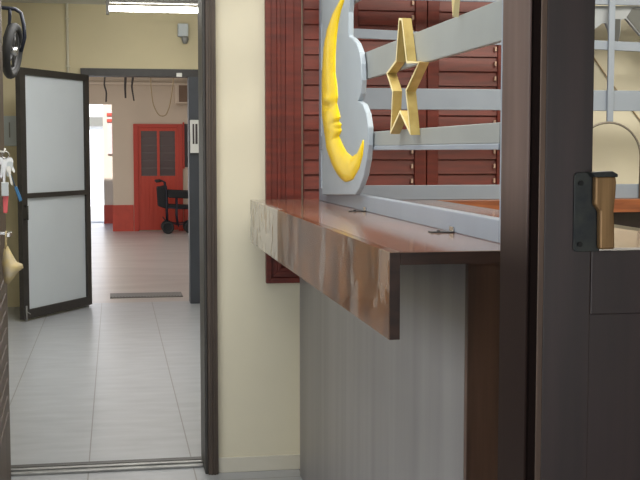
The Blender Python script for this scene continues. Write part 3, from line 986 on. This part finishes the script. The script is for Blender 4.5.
# ------------------------------------------------------- angle brackets
for (px, py), (qx, qy), lab in (((347, 211), (371, 212), 'small flat steel bracket at the rail foot below the moon'), ((428, 233), (458, 232), 'small steel bracket with raised tab at the rail foot nearer the front post')):
    a = at_z(px, py, ZT); b_ = at_z(qx, qy, ZT)
    yc = (a.y + b_.y) / 2
    br = thing('angle_bracket', lab, 'bracket', (XA - .02, yc, ZT), 'steel brackets on the counter top')
    w = MB(); w.box(XA - .065, XA - .001, yc - .018, yc + .018, ZT + .0005, ZT + .0035); w.build('base_plate', M_steel, br, bevel=.001)
    w = MB(); w.box(XA - .0045, XA - .001, yc - .018, yc + .018, ZT + .003, ZT + .016); w.build('upright_tab', M_chrome, br, bevel=.001)
    w = MB(); w.disc((XA - .04, yc, ZT + .0045), (0, 0, 1), .005, .003, 12); w.build('screw', M_screw, br)

# ---------------------------------------- near partition, jamb and stable door
YD = 1.67
def nx(px, py=240, Y=YD):
    return at_y(px, py, Y).x
jx0, jx1 = nx(536), nx(537)
YG = at_x(527, 240, jx0).y
YJ = at_x(500, 240, jx0).y
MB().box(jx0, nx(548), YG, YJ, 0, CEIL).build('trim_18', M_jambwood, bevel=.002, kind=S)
MB().box(jx0 + .002, nx(545), YD + .046, YG - .001, 0, CEIL).build('trim_14', M_gapwood, bevel=.003, kind=S)

xs0, xs1 = nx(539), nx(592)
XD1 = xs0 + .78
zl = at_y(620, 250, YD).z
d1 = struct_root('door_1', (xs0, YD, 0))
ZD = 2.2
w = MB()
w.box(xs0 + .0085, xs1, YD + .002, YD + .042, .02, ZD)
w.build('lock_stile', M_darkwood, d1, bevel=.002)
MB().box(xs0, xs0 + .0085, YD + .001, YD + .005, .02, ZD).build('stile_edge', M_edgewood, d1, bevel=.001)
MB().box(xs0 + .0005, xs0 + .0083, YD + .0052, YD + .042, .02, ZD).build('stile_rebate', M_gapwood, d1)
MB().box(XD1 - .07, XD1, YD + .002, YD + .042, .02, ZD).build('hinge_stile', M_darkwood, d1, bevel=.003)
w = MB(); w.box(xs1, XD1 - .07, YD + .002, YD + .042, zl - .1, zl); w.box(xs1, XD1 - .07, YD + .002, YD + .042, .02, .2); w.box(xs1, XD1 - .07, YD + .002, YD + .042, ZD - .08, ZD)
w.build('cross_rail', M_darkwood, d1, bevel=.002)
MB().box(xs1, XD1 - .07, YD + .004, YD + .03, .2, zl - .1).build('lower_panel', M_darkwood, d1)
# rim lock
def lz(py):
    return at_y(590, py, YD).z
w = MB()
x0, x1 = nx(573), nx(600)
z0, z1 = lz(251.5), lz(172.5)
r_ = .006
pts = []
for cx_, cz_, a0 in ((x1 - r_, z1 - r_, 0), (x0 + r_, z1 - r_, 90), (x0 + r_, z0 + r_, 180), (x1 - r_, z0 + r_, 270)):
    for k in range(4):
        a_ = R(a0 + k * 30)
        pts.append((cx_ + r_ * math.cos(a_), YD + .002, cz_ + r_ * math.sin(a_)))
w.prism(pts, (0, -.004, 0))
lk = w.build('lock_plate', M_black, d1, bevel=.0008)
w = MB(); w.prism([(nx(a_, 240, YD - .008), YD - .002, at_y(600, b2, YD - .008).z) for a_, b2 in ((592.5, 176), (612.5, 176), (613.5, 182), (613, 196), (611.5, 210), (612.5, 228), (613, 249), (598, 249), (597.5, 211), (592.5, 205))], (0, -.014, 0))
w.build('lock_keeper', M_brass, lk, bevel=.003)
w = MB(); w.prism([(nx(a_, 240, YD - .008), YD + .004, at_y(600, b2, YD - .008).z) for a_, b2 in ((587, 172), (608, 171), (613.5, 174), (613.5, 177), (591, 177))], (0, -.024, 0))
w.build('lock_cap', M_black, lk, bevel=.001)
for py in (183, 244):
    w = MB(); w.disc((nx(579), YD - .003, lz(py)), (0, 1, 0), .0042, .003, 14); w.build('screw', M_screw, lk)
# far jamb and partition wall to the right, header
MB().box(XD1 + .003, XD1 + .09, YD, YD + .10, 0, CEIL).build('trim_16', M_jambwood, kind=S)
MB().box(XD1 + .09, XR, YD + .01, YD + .09, 0, CEIL).build('wall_partition', M_wall, kind=S)
MB().box(jx1, XD1 + .003, YD, YD + .10, ZD + .01, ZD + .12).build('trim_17', M_darkwood, kind=S)

# ------------------------------------------------------------------ lights
def area(name, loc, rot, sx, sy, power, color=(1, 1, 1)):
    l = bpy.data.lights.new(name, 'AREA'); l.shape = 'RECTANGLE'; l.size = sx; l.size_y = sy; l.energy = power; l.color = color
    o = bpy.data.objects.new(name, l); COL.objects.link(o); o.location = loc; o.rotation_euler = rot
    return o
area('near_room_ceiling_light', (0.2, 3.6, CEIL - .02), (0, 0, 0), 1.6, 1.6, 52, (1, .96, .88))
area('near_room_left_fill', (XL + .02, 2.6, 1.7), (0, R(-90), 0), 1.4, 2.6, 34, (.86, .93, 1))  # added soft daylight from the left; the wall has no window
area('counter_corner_light', (2.2, 3.7, CEIL - .02), (0, 0, 0), 1.2, 1.2, 62, (1, .94, .82))
area('rear_fill_light', (0.3, -1.95, 1.3), (R(90), 0, 0), 2.2, 1.4, 55, (.92, .96, 1))  # added fill from behind the camera for door and wall; no window there
area('hall_ceiling_light', (0.2, 8.2, CEIL - .02), (0, 0, 0), 1.6, 3.0, 84, (1, .98, .94))
area('yard_ceiling_light', (0.5, 16.5, 3.08), (0, 0, 0), 5, 8, 120, (1, .97, .95))
area('yard_side_light', (-5.4, 18, 1.6), (0, R(-90), 0), 2.4, 6, 120, (1, 1, 1))

W = bpy.data.worlds.new('sky'); scn.world = W
W.use_nodes = True
nt = W.node_tree
bg = nt.nodes['Background']
sky = nt.nodes.new('ShaderNodeTexSky')
sky.sky_type = 'NISHITA'; sky.sun_elevation = R(50); sky.sun_rotation = R(170); sky.sun_disc = False
nt.links.new(sky.outputs[0], bg.inputs['Color'])
bg.inputs['Strength'].default_value = 0.2
sl = bpy.data.lights.new('sun', 'SUN'); sl.energy = 8; sl.angle = R(1)
so = bpy.data.objects.new('sun', sl); COL.objects.link(so); so.rotation_euler = (R(45), 0, R(-15)); so.location = (-4, 20, 12)

scn.view_settings.view_transform = 'Standard'
scn.view_settings.look = 'None'
scn.view_settings.exposure = 0.0
scn.cycles.max_bounces = 8
scn.cycles.sample_clamp_indirect = 4
